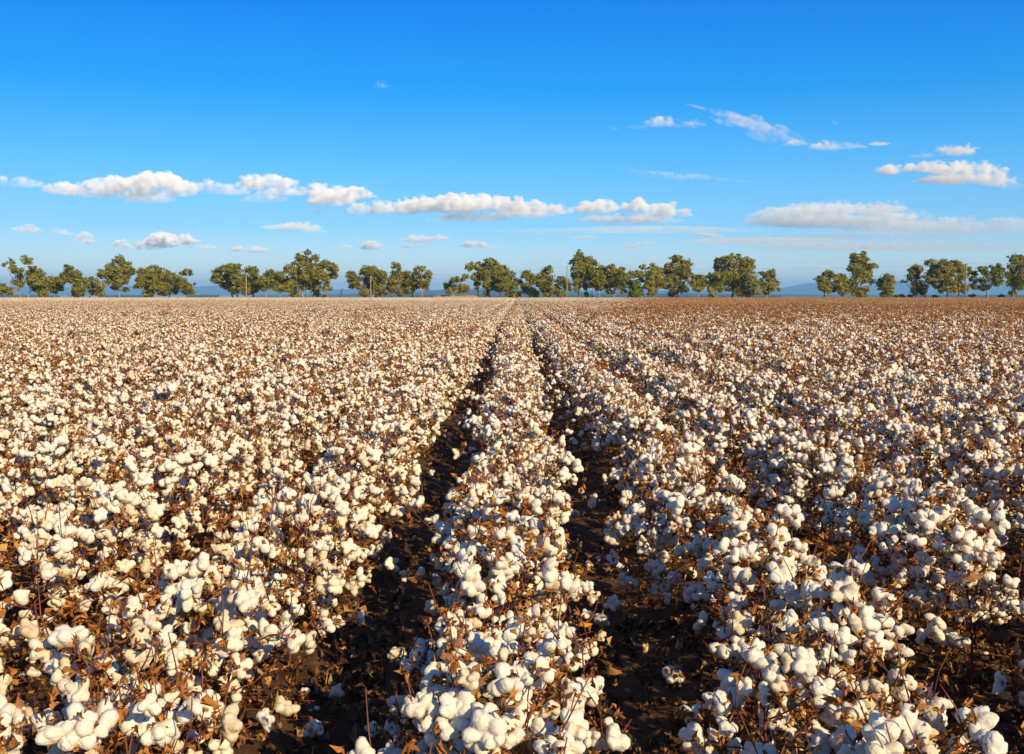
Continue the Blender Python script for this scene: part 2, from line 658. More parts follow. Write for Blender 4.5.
rowcount = {}
for i, (d, x, y, k) in enumerate(sorted(chosen, key=lambda c: c[2])):
    rowcount[k] = n = rowcount.get(k, 0) + 1
    s = int(prng.integers(0, len(PROTO)))
    sp = PROTO[s]
    root = empty("cotton_plant", (x, y, float(soil_z(x, y)) - 0.01))
    root.rotation_euler = (prng.normal() * 0.05, prng.normal() * 0.05, prng.uniform(0, 6.28))
    root.scale = (1.0, 1.0, 1.0)
    g = "cotton plants in the " + row_words(k)
    if n <= 8:
        lab = "white-bolled cotton plant, %s from the frame bottom in the %s" % (CNT[n], row_words(k))
    else:
        lab = "cotton plant farther up the %s, past its eighth plant" % row_words(k)
    tag(root, lab, "cotton plant", g)
    link("stem", STEM_MESH[s], root)
    link("dry_leaves", LEAF_MESH[s], root)
    lod = "hi" if d < 5.0 else "mid"
    for b in sp["bolls"]:
        Mx, ped, var = boll_matrix(b)
        o = link("boll", BOLL_MESH[lod, var], root)
        o.matrix_local = Matrix.Translation(ped) @ Matrix(Mx.tolist()).to_4x4()
        if d < 9.0:
            link("bur", BUR_MESH[var % 4], o)
    for p, tw in sp["greens"]:
        o = link("unopened_boll", GREEN_MESH, root)
        o.location = p
        o.rotation_euler = (0.4, 0, tw)

# ------------------------------------------------------------------ rest of the field (nobody could count it): one object
protos = bpy.data.collections.new("field_prototypes")


def add_proto(name, me):
    o = bpy.data.objects.new(name, me)
    protos.objects.link(o)


NMID = 14
for s in range(NMID):
    a = Acc()
    joined_plant(a, plant_spec(200 + s, 1.05, 0.9), "lo")
    add_proto("a_mid_%02d" % s, a.mesh("a_mid_%02d" % s, PMATS))
for s in range(6):
    a = Acc()
    joined_plant(a, plant_spec(260 + s, 0.26, 2.4), "lo", redder=0.0)
    add_proto("b_brown_%02d" % s, a.mesh("b_brown_%02d" % s, PMATS))
PATCH = 3.0
frng = np.random.default_rng(5)
for s in range(5):
    for kind in (0, 1, 2):
        a = Acc()
        for rr in range(3):
            y = frng.uniform(0, STEP)
            while y < PATCH:
                sp = plant_spec(int(300 + frng.integers(0, 60)), (0.62, 0.20, 1.1)[kind], (0.9, 2.4, 0.3)[kind])
                joined_plant(a, sp, "min", ((rr - 1) * ROW + frng.normal() * 0.04, y - PATCH / 2, 0), frng.uniform(0, 6.28), 0.8, 3, (-0.14, -0.08, -0.2)[kind], 8, (1.02, 1.05, 1.12)[kind])
                y += STEP * frng.uniform(0.75, 1.25)
        add_proto("%s_patch_%02d" % ("cde"[kind], s), a.mesh("patch", PMATS))
# order in the collection: a 0..13, b 14..19, c 20..24, d 25..29
pts, idx, rz, sc = [], [], [], []
for (d, x, y, k) in rest:
    pr = max(pale_right(x, y), 0.38 * float(np.clip(vnoise(np.array([[x * 0.5, y * 0.22, 0.0]]), 1.0, 31, 3)[0] - 0.25, 0, 1)))
    if prng.uniform() < pr * 0.9:
        idx.append(NMID + int(prng.integers(0, 6)))
    else:
        idx.append(int(prng.integers(0, NMID)))
    pts.append((x, y, float(soil_z(x, y)) - 0.01))
    rz.append(prng.uniform(0, 6.28))
    sc.append(prng.uniform(0.88, 1.10))
FIELD_END = 284.0
y = 80.0 + PATCH / 2
while y < FIELD_END:
    kmax = int((0.60 * y + 12) / (3 * ROW))
    for k in range(-kmax, kmax + 1):
        x = ROW0 + 3 * ROW * k
        pr = pale_right(x, y)
        far = np.clip((y - 105 + 14 * math.sin(x * 0.05)) / 45, 0, 1)
        base = 25 if prng.uniform() < pr * 0.97 else (30 if prng.uniform() < far else 20)
        idx.append(base + int(prng.integers(0, 5)))
        pts.append((x, y, 0.04))
        rz.append(0.0 if prng.uniform() < 0.5 else math.pi)
        sc.append(prng.uniform(0.93, 1.05))
    y += PATCH
me = bpy.data.meshes.new("cotton_field")
me.from_pydata([tuple(map(float, p)) for p in pts], [], [])
for nm, typ, dat in (("idx", "INT", idx), ("rz", "FLOAT", rz), ("sc", "FLOAT", sc)):
    me.attributes.new(nm, typ, "POINT").data.foreach_set("value", dat)
field = link("cotton_field", me)
tag(field, "cotton rows receding to the far trees, white bolls on brown stems", "cotton crop", None, "stuff")
ng = bpy.data.node_groups.new("plant_out", "GeometryNodeTree")
ng.interface.new_socket("Geometry", in_out="INPUT", socket_type="NodeSocketGeometry")
ng.interface.new_socket("Geometry", in_out="OUTPUT", socket_type="NodeSocketGeometry")
gi, go = ng.nodes.new("NodeGroupInput"), ng.nodes.new("NodeGroupOutput")
iop = ng.nodes.new("GeometryNodeInstanceOnPoints")
ci = ng.nodes.new("GeometryNodeCollectionInfo")
ci.inputs["Collection"].default_value = protos
ci.inputs["Separate Children"].default_value = True
ci.inputs["Reset Children"].default_value = True
iop.inputs["Pick Instance"].default_value = True


def named(nm, typ):
    n = ng.nodes.new("GeometryNodeInputNamedAttribute")
    n.data_type = typ
    n.inputs["Name"].default_value = nm
    return n.outputs["Attribute"]


cx = ng.nodes.new("ShaderNodeCombineXYZ")
ng.links.new(named("rz", "FLOAT"), cx.inputs["Z"])
ng.links.new(gi.outputs[0], iop.inputs["Points"])
ng.links.new(ci.outputs[0], iop.inputs["Instance"])
ng.links.new(named("idx", "INT"), iop.inputs["Instance Index"])
ng.links.new(cx.outputs[0], iop.inputs["Rotation"])
ng.links.new(named("sc", "FLOAT"), iop.inputs["Scale"])
ng.links.new(iop.outputs[0], go.inputs[0])
field.modifiers.new("plant_out", "NODES").node_group = ng

# ------------------------------------------------------------------ ground


def grid(xs, ys, zf):
    X, Y = np.meshgrid(xs, ys)
    V = np.stack([X.ravel(), Y.ravel(), zf(X.ravel(), Y.ravel())], 1)
    nx, ny = len(xs), len(ys)
    i = (np.arange(ny - 1)[:, None] * nx + np.arange(nx - 1)[None]).ravel()
    F = np.vstack([np.stack([i, i + 1, i + nx + 1], 1), np.stack([i, i + nx + 1, i + nx], 1)])
    return V, F


GX = 20000.0
V, F = grid(np.array([-GX, -1000, -300, 0, 300, 1000, GX]), np.array([-2000, 0, 100, 306, 1000, 6000, GX]), lambda x, y: np.interp(y, [306, 1000, 6000], [0, -1.6, -12.0]))
tag(link("ground", mk("ground", V, F, M_GRASS)), "pale dry grassland around the field", "ground", None, "structure")
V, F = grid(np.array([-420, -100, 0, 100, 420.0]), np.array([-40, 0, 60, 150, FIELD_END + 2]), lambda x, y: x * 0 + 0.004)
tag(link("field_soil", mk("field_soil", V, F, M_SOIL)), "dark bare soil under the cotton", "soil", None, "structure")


def near_z(x, y):
    P = np.stack([x, y, x * 0], 1)
    edge = np.clip(np.minimum.reduce([x + 13, 13 - x, y + 3, 26 - y]) / 0.8, 0, 1)
    z = soil_z(x, y) + 0.008 * vnoise(P, 7, 4, 4) + 0.006 * np.random.default_rng(3).normal(size=len(P))
    return 0.012 + np.maximum(z, 0) * edge


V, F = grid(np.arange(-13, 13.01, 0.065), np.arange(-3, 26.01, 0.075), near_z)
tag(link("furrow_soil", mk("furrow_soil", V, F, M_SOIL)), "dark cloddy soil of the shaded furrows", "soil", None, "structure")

# fallen leaves and twigs on the soil
lr = np.random.default_rng(77)
a = Acc()
for k in range(30000):
    y = 1.3 + 11 * lr.uniform() ** 1.6
    x = lr.uniform(-1, 1) * (0.58 * y + 0.3)
    V, F = leaf_arrays(lr, lr.uniform(0.015, 0.040), k > 6000 and y > 4)
    tilt = np.array(Euler((lr.normal() * 0.5, lr.normal() * 0.5, lr.uniform(0, 6.28))).to_matrix())
    z = 0.012 + float(soil_z(x, y))
    a.add(V @ tilt.T + np.array([x, y, z + lr.uniform(0.004, 0.016)]), F, 0, lr.beta(2.2, 1.9))
for k in range(900):
    y = 1.3 + 9 * lr.uniform() ** 1.5
    x = lr.uniform(-1, 1) * (0.58 * y + 0.3)
    z = 0.012 + float(soil_z(x, y))
    an = lr.uniform(0, 6.28)
    L = lr.uniform(0.04, 0.18)
    P0 = np.array([x, y, z + 0.006])
    P2 = P0 + np.array([math.cos(an) * L, math.sin(an) * L, lr.uniform(0, 0.02)])
    a.add(*tube([P0, (P0 + P2) / 2 + lr.normal(size=3) * 0.006, P2], [0.002, 0.002, 0.0012], 4), 0, 0.35)
for k in range(420):
    y = 1.3 + 9 * lr.uniform() ** 1.5
    x = lr.uniform(-1, 1) * (0.58 * y + 0.3)
    v, f = BOLL["min"][k % NB]
    v = v @ rand_rot(lr).T * lr.uniform(0.12, 0.5) * np.array([1, 1, 0.5])
    a.add(v + np.array([x, y, 0.022 + float(soil_z(x, y))]), f, 1, lr.uniform(0.4, 1.0))
tag(link("leaf_litter", a.mesh("leaf_litter", [M_LITTER, M_COTTON])), "fallen brown leaves and twigs littering the furrow soil", "leaf litter", None, "stuff")

# low grassy bank behind the crop, left of centre
xs, ys = np.linspace(-30, -6, 60), np.linspace(287, 299, 16)


def bank_z(x, y):
    P = np.stack([x, y, x * 0], 1)
    u = np.clip((x + 30) / 10, 0, 1) * np.clip((-6 - x) / 9, 0, 1)
    v = np.clip((y - 287) / 6, 0, 1) * np.clip((299 - y) / 5, 0, 1)
    return 0.01 + 1.25 * (3 * u ** 2 - 2 * u ** 3) * (3 * v ** 2 - 2 * v ** 3) * (1 + 0.16 * vnoise(P, 0.9, 8, 3))


V, F = grid(xs, ys, bank_z)
tag(link("earth_bank", mk("earth_bank", V, F, M_GRASS)), "low bank of pale dry grass behind the crop", "bank", None, "structure")

# ------------------------------------------------------------------ trees
ZS = 1024 / 130.0


def z2p(x0, cx, cy):
    return x0 + cx / ZS, 244 + cy / ZS


def make_tree(name, x0, trunks, lobes, label, cat="tree", group=None, mat=None, D=300.0, thick=0.24, sparse=1.0, seed=0, bias=0.0):
    r = np.random.default_rng(5000 + seed)
    m = mat or M_GUM
    bx = at(z2p(x0, trunks[0], 0)[0], HORIZON_Y, D).x
    root = empty(name, (bx, D, 0))
    tag(root, label, cat, group)
    o = np.array([bx, D, 0])
    C = []
    for (cx_, cy_, rx, ry) in lobes:
        px, py = z2p(x0, cx_, cy_)
        p = at(px, py, D)
        s = D / FPX / ZS
        C.append((p.x, D + r.normal() * 0.9 * rx * s, max(p.z, 0.5), rx * s, ry * s))
    C = np.array(C)
    # crown: leaf sprays grouped in clumps
    V, F, T = [], [], []
    n0 = 0
    for (x, y, z, rx, ry) in C:
        rx, ry = rx * 1.15, ry * 1.12
        rd = (rx + ry) / 2
        ncl = max(4, int(sparse * 7.4 * rx * ry + 4))
        for c in range(ncl):
            d = r.normal(size=3)
            d /= np.linalg.norm(d)
            q = r.uniform(0.35, 1.0) ** 0.5
            cc = np.array([x, y, z]) + d * q * np.array([rx, rd, ry]) * 0.86
            cs = r.uniform(0.26, 0.55) * min(1.0, 0.45 + 0.4 * min(rx, ry))
            nl = int(r.uniform(22, 36))
            P = cc + r.normal(size=(nl, 3)) * cs * np.array([0.75, 0.75, 0.55])
            s = r.uniform(0.18, 0.38, nl)
            nrm = r.normal(size=(nl, 3)) * 0.8 + d * 1.3 + np.array([0, 0, 0.4])
            nrm /= np.linalg.norm(nrm, axis=1)[:, None]
            t1 = np.cross(nrm, r.normal(size=(nl, 3)))
            t1 /= np.linalg.norm(t1, axis=1)[:, None]
            t2 = np.cross(nrm, t1)
            q4 = np.stack([P - t1 * s[:, None], P - t2 * s[:, None] * 0.55, P + t1 * s[:, None], P + t2 * s[:, None] * 0.55], 1).reshape(-1, 3)
            V.append(q4)
            i = n0 + np.arange(nl) * 4
            F.append(np.stack([i, i + 1, i + 2], 1))
            F.append(np.stack([i, i + 2, i + 3], 1))
            T.append(np.repeat(np.clip(r.normal(0.55 + bias, 0.2) + r.normal(size=nl) * 0.10, 0, 1), 4))
            n0 += nl * 4
    me_ = mk("crown", np.concatenate(V) - o, np.concatenate(F), m, None, np.concatenate(T), False)
    link("crown", me_, root)
    # trunk and limbs
    a = Acc()
    top, bot = (C[:, 2] + C[:, 4]).max(), (C[:, 2] - C[:, 4]).min()
    for ti, tx in enumerate(trunks):
        tb = at(z2p(x0, tx, 0)[0], HORIZON_Y, D).x
        if len(trunks) > 1:
            mine = C[np.argmin(np.abs(C[:, 0][:, None] - np.array([at(z2p(x0, t, 0)[0], HORIZON_Y, D).x for t in trunks])[None]), axis=1) == ti]
            if not len(mine):
                mine = C
        else:
            mine = C
        mid = mine[:, :3].mean(0)
        jz = max(0.30 * mid[2], min(bot + 0.2, mid[2] * 0.7), 0.8)
        J = np.array([tb + (mid[0] - tb) * 0.35, D + (mid[1] - D) * 0.3, jz])
        th = thick * min(1.0, 0.45 + top / 16)
        base = np.array([tb, D, -0.1])
        P = np.array([base, base * 0.6 + J * 0.4 + np.array([r.normal() * 0.08, 0, 0]), J])
        a.add(*tube(P, [th * 1.25, th * 0.95, th * 0.75], 8), 0, 0.5)
        for (x, y, z, rx, ry) in mine:
            e = np.array([x, y, z + 0.3 * ry])
            if e[2] < J[2] + 0.2:
                s0 = base * 0.5 + J * 0.5
            else:
                s0 = J
            m1 = s0 * 0.5 + e * 0.5 + r.normal(size=3) * 0.25 + np.array([0, 0, 0.12 * abs(e[0] - s0[0])])
            a.add(*tube([s0, s0 * 0.7 + m1 * 0.3, m1, e], [th * 0.55, th * 0.42, th * 0.28, th * 0.08], 6), 0, 0.5)
            for kk in range(3):
                d = r.normal(size=3) * np.array([rx, rx, ry]) * 0.6
                a.add(*tube([m1 * 0.3 + e * 0.7, e + d * 0.5, e + d], [th * 0.16, th * 0.10, th * 0.04], 4), 0, 0.5)
    V, F, M_, T_ = a.arrays()
    link("trunk", mk("trunk", V - o, F, M_BARK, None, T_), root)
    return root


G = "gum trees along the far edge of the cotton"
TREES = [
 # crop origin, trunks, lobes, label, options
 (0, [15], [(10,350,35,45),(40,365,22,30)], "small bushy tree cut off by the picture's edge beside the open tree with detached clumps", {}),
 (0, [160], [(178,122,44,36),(85,140,26,22),(35,163,15,12),(95,190,25,25),(105,215,15,12),(175,205,42,28),(145,255,30,35),(130,310,42,35),(115,375,40,35)], "tall straggly gum tree with two leaf clumps standing apart above its crown", dict(sparse=1.0, bias=0.05)),
 (0, [213,310], [(280,190,35,18),(300,235,65,45),(240,240,35,50),(300,290,80,55),(255,330,55,50),(320,350,60,55),(360,395,40,22)], "dense rounded gum tree with thin pale trunk beside the straggly clumped tree", dict(thick=.22)),
 (0, [430], [(390,290,35,45),(440,330,50,50),(470,280,35,35),(470,350,35,30),(420,360,35,30)], "low olive tree with short brown trunk between dense tree and layered open tree", {}),
 (0, [550], [(515,180,22,14),(570,200,35,22),(520,235,45,25),(600,240,40,35),(550,275,60,30),(500,285,30,28),(620,285,25,30)], "open layered dark gum tree on a bare thin grey trunk", dict(bias=-.1, thick=.22)),
 (0, [605], [(650,285,28,32),(620,345,45,45),(590,385,30,28),(655,360,45,45),(640,400,40,18)], "low spreading bushy tree with foliage reaching the ground beside the layered tree", {}),
 (0, [700], [(720,285,32,28),(715,330,40,30),(735,365,40,35),(700,385,25,20)], "small knob-topped dark tree between the low bushy tree and the bronze-tinged one", dict(bias=-.08)),
 (0, [785], [(800,330,35,35),(790,375,30,35)], "small bronze-tinged tree tucked against the tall lone wide-crowned gum", dict(bias=.12)),
 (0, [938], [(925,125,42,32),(965,165,55,40),(850,175,35,28),(895,205,50,45),(960,230,60,45),(1010,210,40,45),(840,240,50,35),(860,285,50,40),(940,295,55,45),(985,270,40,45),(905,340,40,20),(965,360,30,18),(1040,205,25,20)], "tall lone gum tree with wide airy crown over a straight pale trunk, blue hill beside", {}),
 (120, [268,205], [(220,205,85,38),(160,230,45,45),(310,230,50,40),(180,290,55,50),(260,280,75,60),(330,290,40,45),(150,330,40,25),(210,350,55,50),(215,400,45,30),(270,340,40,35)], "broad flat-topped gum tree with leaves low to the ground and short pale trunk", {}),
 (120, [388], [(405,260,60,38),(370,300,50,45),(430,310,50,45),(340,350,50,35),(400,350,60,35),(330,390,40,25),(440,370,30,25)], "mid-height round yellow-green gum between flat-topped tree and tree with raised tuft", dict(bias=.08)),
 (120, [515], [(525,220,42,28),(480,230,20,15),(480,290,35,38),(520,330,50,35),(510,375,45,35),(555,325,22,18),(590,318,8,6)], "narrow gum tree with a separate raised tuft above dark lower leaves", dict(bias=-.06)),
 (120, [900,925], [(930,190,65,45),(850,200,60,40),(770,230,38,42),(790,270,60,45),(870,260,70,55),(950,270,60,55),(840,330,55,30),(880,360,50,35),(940,350,60,45),(800,320,25,20)], "broad overhanging gum behind a power pole, crown undercut on its open side", {}),
 (240, [110,30], [(90,200,60,28),(120,230,40,40),(80,270,70,50),(110,330,60,45),(40,330,50,45),(60,370,45,30)], "dark dense gum tree just behind the thin power pole, touching the overhanging gum", dict(bias=-.1)),
 (240, [200], [(215,245,55,35),(245,210,20,8),(190,290,65,45),(240,290,40,45),(190,340,50,35)], "shady gum with a tiny flat tuft on top and dark open underside", dict(bias=-.05)),
 (240, [310], [(325,250,45,32),(290,285,45,40),(350,300,55,45),(300,335,50,40),(370,345,50,35)], "round olive gum between the flat-tufted tree and the short pale-trunked one", dict(bias=.04)),
 (240, [388,435], [(400,310,50,40),(430,345,40,40),(435,395,28,28)], "short pale-trunked tree under the edge of the huge forked gum", {}),
 (240, [530,560,500], [(533,65,22,20),(455,100,28,25),(500,130,70,45),(590,115,40,30),(425,150,22,15),(420,205,52,38),(520,190,75,55),(600,200,70,50),(680,165,45,35),(720,180,40,35),(760,200,25,22),(440,250,60,40),(540,260,80,55),(640,250,70,45),(720,240,45,35),(490,320,60,50),(560,330,70,60),(610,385,25,30)], "huge many-stemmed gum tree, the widest crown, with sunlit forked pale limbs", dict(bias=.06, thick=.3)),
 (240, [688], [(690,320,30,22),(665,350,18,15),(705,355,16,14),(660,412,22,14),(690,285,25,20)], "slim small tree with bare pale trunk under the huge forked gum's outer limbs", {}),
 (340, [250,215], [(240,205,70,38),(190,230,45,40),(85,245,35,32),(120,280,55,40),(220,270,90,55),(320,240,50,40),(340,275,35,40),(130,325,50,30),(230,330,90,50),(310,340,50,40),(200,385,55,35),(270,390,50,30),(95,330,22,20)], "domed broad gum directly behind a slim pole, standing after the dead stump", {}),
 (340, [490,570], [(440,165,28,22),(415,190,20,14),(470,190,22,15),(440,235,40,32),(500,245,45,35),(560,255,50,40),(420,290,60,40),(490,300,70,50),(570,310,55,45),(400,345,50,35),(480,370,60,40),(550,360,45,35),(360,385,25,15),(600,320,35,35)], "bushy gum with one narrow top spire beside the domed broad gum", {}),
 (340, [645], [(600,195,20,25),(650,195,22,25),(620,245,35,35),(700,240,28,30),(685,285,28,40),(640,310,40,30),(670,335,30,25)], "thin forked gum with bare reddish trunk and airy V-shaped crown", dict(bias=.05, sparse=.8)),
 (340, [882], [(935,275,65,20),(990,255,22,18),(900,290,35,18),(845,325,30,25),(890,340,30,22),(860,375,30,20),(960,340,50,25),(985,360,40,25),(920,370,35,18)], "low open spreading tree on the pale grassy bank", dict(sparse=1.2, bias=.04, D=292.)),
 (460, [235], [(85,180,40,32),(150,180,50,38),(240,145,50,36),(270,190,60,50),(190,220,60,45),(330,200,45,35),(140,250,45,40),(230,270,70,50),(300,260,60,50),(210,320,35,30),(250,330,30,35),(205,385,20,22),(105,270,25,25)], "big lopsided gum with forked trunk and high overhanging crown by the grassy bank", {}),
 (460, [148], [(135,310,25,25),(130,350,15,15),(140,275,20,20)], "thin pale sapling under the lopsided gum's overhang", dict(thick=.18)),
 (460, [352], [(390,240,45,32),(345,260,45,40),(400,290,55,45),(340,320,55,45),(300,350,40,30),(390,350,50,35),(440,340,22,20)], "round drooping gum tucked against the lopsided gum's low side", {}),
 (460, [420], [(400,390,35,25),(445,385,40,18),(425,405,50,18)], "low yellowish shrub where the crop furrows meet the tree line", dict(bias=.12, thick=.12)),
 (460, [555], [(525,245,45,35),(555,270,35,40),(470,300,30,28),(530,330,55,30),(510,365,30,22),(560,375,40,35),(590,395,40,28)], "olive gum with a blunt top and dark side branch, behind the furrow ends", dict(bias=.03)),
 (460, [690], [(705,185,16,18),(690,215,40,28),(640,250,35,25),(620,290,45,40),(690,280,45,45),(700,340,40,45),(640,340,40,35),(690,390,32,35)], "slender peaked gum with foliage down to the ground, before the tall pole", {}),
 (460, [775,830], [(790,280,42,22),(770,310,38,30),(820,310,40,35),(775,370,45,32),(850,340,35,40),(800,400,40,22)], "low dark bushy tree behind the tallest bare power pole", dict(bias=-.08)),
 (460, [925], [(945,70,28,22),(935,110,45,30),(900,150,35,28),(960,160,60,40),(1005,130,35,35),(1040,160,40,45),(920,200,50,40),(990,200,55,45),(1040,220,40,40),(920,250,45,35),(910,300,30,35),(970,270,40,35),(915,355,18,25)], "tallest narrow gum with a pointed top and long bare trunk beside the pole", {}),
 (580, [93,45], [(60,250,50,45),(50,330,35,30),(100,330,25,25),(50,400,20,18)], "low dark tree filling the gap under the tallest pointed gum", dict(bias=-.12)),
 (580, [150], [(165,200,55,35),(130,240,45,40),(190,240,45,40),(150,290,50,45),(160,340,35,35),(110,300,40,40)], "upright olive gum just past the tallest pointed gum", {}),
 (580, [260], [(250,185,45,22),(335,200,25,18),(270,220,60,35),(320,260,50,45),(250,280,60,50),(310,320,50,40),(230,330,45,30),(340,370,25,20),(230,370,25,20)], "gum with a leaning trunk and low arching limbs before the bright green tree", dict(bias=-.04)),
 (580, [380], [(390,245,40,30),(380,290,35,35),(470,235,38,35),(480,280,20,35)], "bronze-topped gum standing behind the bright green bushy tree", dict(bias=.12, D=306.)),
 (580, [440], [(450,300,38,25),(430,340,45,40),(460,350,38,40),(430,390,48,30),(465,395,32,25)], "bright green dense cone-shaped bushy tree, the greenest in the line", dict(mat=M_GUM_GREEN, D=297., sparse=1.3)),
 (580, [575], [(490,180,30,15),(555,180,35,25),(600,205,40,25),(530,235,40,30),(640,220,35,30),(580,260,70,45),(640,290,45,40),(530,320,45,45),(590,340,60,40),(560,380,35,25),(655,330,30,25)], "bronze-green gum with a flat spreading top branch, after the bright green tree", dict(bias=.06)),
 (580, [760,730], [(750,110,48,22),(770,135,50,25),(840,155,42,30),(700,180,40,35),(690,215,35,30),(780,200,75,45),(830,230,55,45),(730,260,60,45),(820,290,60,45),(710,310,40,40),(760,340,60,40),(820,350,45,30),(740,385,40,30),(690,340,25,18)], "tall full gum with stacked rounded clumps and a bushy base", dict(bias=.04)),
 (580, [935], [(910,255,35,20),(950,270,40,30),(895,300,35,35),(955,310,40,35),(920,345,40,30),(975,330,25,25)], "small airy gum between the tall stacked gum and the widest dome", dict(thick=.22, D=294., bias=.08)),
 (690, [215], [(200,245,70,30),(160,280,45,40),(230,290,50,45),(190,330,60,35),(160,360,35,28),(230,350,35,30),(165,405,20,15)], "medium rounded gum half hidden by the big fine-leaved dome", dict(bias=-.05, D=297.)),
 (690, [335], [(250,115,60,22),(350,100,60,25),(210,145,42,30),(300,145,70,35),(420,135,60,40),(490,150,35,30),(240,195,50,40),(340,200,70,50),(440,195,65,40),(290,260,60,50),(370,270,75,55),(310,330,60,45),(390,320,55,35),(500,185,25,15)], "big fine-leaved dome-crowned gum with a see-through top and sturdy trunk", dict(thick=.3)),
 (690, [450], [(480,250,60,35),(440,300,60,40),(500,310,55,45),(440,360,60,40),(510,370,45,35),(400,385,40,28),(470,395,30,22)], "low bushy gum under the outer side of the big dome-crowned gum", dict(bias=.1, D=294.)),
 (690, [595], [(640,220,38,20),(585,230,30,18),(620,255,45,25),(590,300,60,40),(660,310,55,35),(600,350,55,35),(620,380,35,25),(700,355,20,9)], "tiered gum ending the long line of trees, blue hills opening beside it", {}),
 (810, [110], [(80,285,38,35),(150,235,45,28),(130,310,50,40),(75,340,30,30),(120,360,40,35),(180,260,25,30)], "dusky gum starting the short tree group after the gap with blue hills", dict(bias=-.05)),
 (810, [262], [(250,270,60,35),(205,310,40,45),(280,310,50,45),(210,350,35,25),(260,370,40,35)], "mid olive gum between the dusky gum and the tall ball-headed gum", {}),
 (810, [400], [(420,75,28,18),(350,95,32,25),(380,130,55,35),(440,125,40,30),(340,180,45,40),(420,180,70,50),(500,185,45,40),(370,230,60,35),(450,240,60,35),(480,290,45,25),(420,290,30,20)], "tall ball-headed gum on a long pale trunk above its short group", dict(thick=.3)),
 (810, [370], [(350,290,45,35),(340,350,45,40),(420,360,40,30),(380,395,70,25)], "bushy low tree around the foot of the tall ball-headed gum", dict(D=303.)),
 (810, [600], [(590,265,45,28),(560,300,35,30),(630,290,35,32),(590,330,45,30),(560,345,28,18),(650,350,35,14),(610,380,40,30),(580,400,30,18)], "small solitary gum standing alone against the blue hill", {}),
 (894, [185,240], [(260,150,50,25),(155,200,42,25),(220,195,60,40),(290,210,50,55),(170,255,50,45),(250,270,65,50),(95,292,20,9),(160,320,40,35),(230,340,60,40),(180,370,35,30),(250,370,30,30)], "wide-topped gum with two dark trunks close together, narrowing toward the ground", dict(bias=-.02)),
 (894, [430,500], [(370,145,50,25),(460,150,50,25),(340,190,30,35),(420,200,65,45),(510,185,55,40),(360,245,35,30),(450,270,65,50),(540,240,45,45),(410,320,55,40),(500,330,60,45),(550,350,30,40),(440,360,40,30),(385,360,25,30),(595,200,20,15)], "yellow-green drooping gum right beside the dark power pole", dict(bias=.12)),
 (894, [735], [(690,200,45,20),(800,175,48,22),(640,235,40,28),(720,235,45,25),(630,275,35,28),(690,280,45,25),(790,230,50,35),(850,200,30,15),(780,280,50,35),(850,270,40,30),(820,310,35,20),(740,340,40,30),(650,340,50,18),(610,320,22,18)], "dark umbrella-crowned tree with a flared forked trunk, darkest of all", dict(mat=M_GUM_DARK, thick=.3)),
 (894, [938], [(985,110,55,28),(1040,130,60,45),(880,205,35,20),(950,180,50,40),(1010,200,60,50),(920,240,50,35),(990,270,70,50),(1050,280,70,60),(900,300,25,25),(940,300,40,30),(1000,330,40,30),(950,380,25,25)], "tall heavy gum cut off by the picture's edge beside the dark umbrella-crowned tree", dict(bias=-.03)),
]
for i, (x0, tr_, lob, lab, kw) in enumerate(TREES):
    make_tree("gum_tree" if "shrub" not in lab and "sapling" not in lab else ("shrub" if "shrub" in lab else "sapling"),
              x0, tr_, lob, lab, "tree" if "shrub" not in lab else "shrub", G, seed=i, **{"D": 300.0 + (i * 37 % 7) - 2.5, **kw})

SHRUBS = [
 (810, 690, [(690,412,28,10)], "tiny flat bush close beside the small solitary gum"),
 (810, 735, [(730,408,22,13)], "rounded tiny bush midway between the solitary gum and the two-trunked gum"),
 (810, 790, [(790,410,20,10)], "tiny bush at the foot of the two-trunked wide gum"),
 (894, 330, [(325,412,24,9)], "tiny bush in the gap between two-trunked gum and yellow-green gum"),
 (894, 620, [(620,408,26,11)], "tiny bush just past the dark power pole"),
 (894, 860, [(860,410,30,9)], "tiny low bush between umbrella-crowned tree and the heavy cut-off gum"),
]
for i, (x0, tx, lob, lab) in enumerate(SHRUBS):
    make_tree("shrub", x0, [tx], lob, lab, "shrub", "tiny bushes between the far trees", D=304.0, thick=0.1, seed=200 + i)

# ------------------------------------------------------------------ dead stump
p0 = at(340.6, 297, 294)
st = empty("dead_stump", (p0.x, 294, 0))
tag(st, "dark leaning dead tree stump with a broken fork in the gap beside the huge gum", "stump")
a = Acc()
a.add(*tube([(0, 0, -0.1), (0.1, 0, 0.9), (0.28, 0.05, 1.9), (0.42, 0.05, 2.8), (0.62, 0, 3.5)], [0.26, 0.22, 0.2, 0.17, 0.07], 8), 0, 0.5)
link("trunk", a.mesh("stump_trunk", M_DEADWOOD), st)
a = Acc()
a.add(*tube([(0.2, 0, 1.5), (-0.05, 0, 2.1), (-0.12, 0, 2.5)], [0.14, 0.1, 0.04], 6), 0, 0.5)
link("broken_branch", a.mesh("stump_branch", M_DEADWOOD), st)


# ------------------------------------------------------------------ power poles and wires
def box(a, c, s, mi=0):
    c, s = np.array(c), np.array(s) / 2
    V = np.array([(i, j, k) for i in (-1, 1) for j in (-1, 1) for k in (-1, 1)]) * s + c
    F = [(0, 1, 3), (0, 3, 2), (4, 6, 7), (4, 7, 5), (0, 4, 5), (0, 5, 1), (2, 3, 7), (2, 7, 6), (0, 2, 6), (0, 6, 4), (1, 5, 7), (1, 7, 3)]
    a.add(V, F, mi, 0.5)


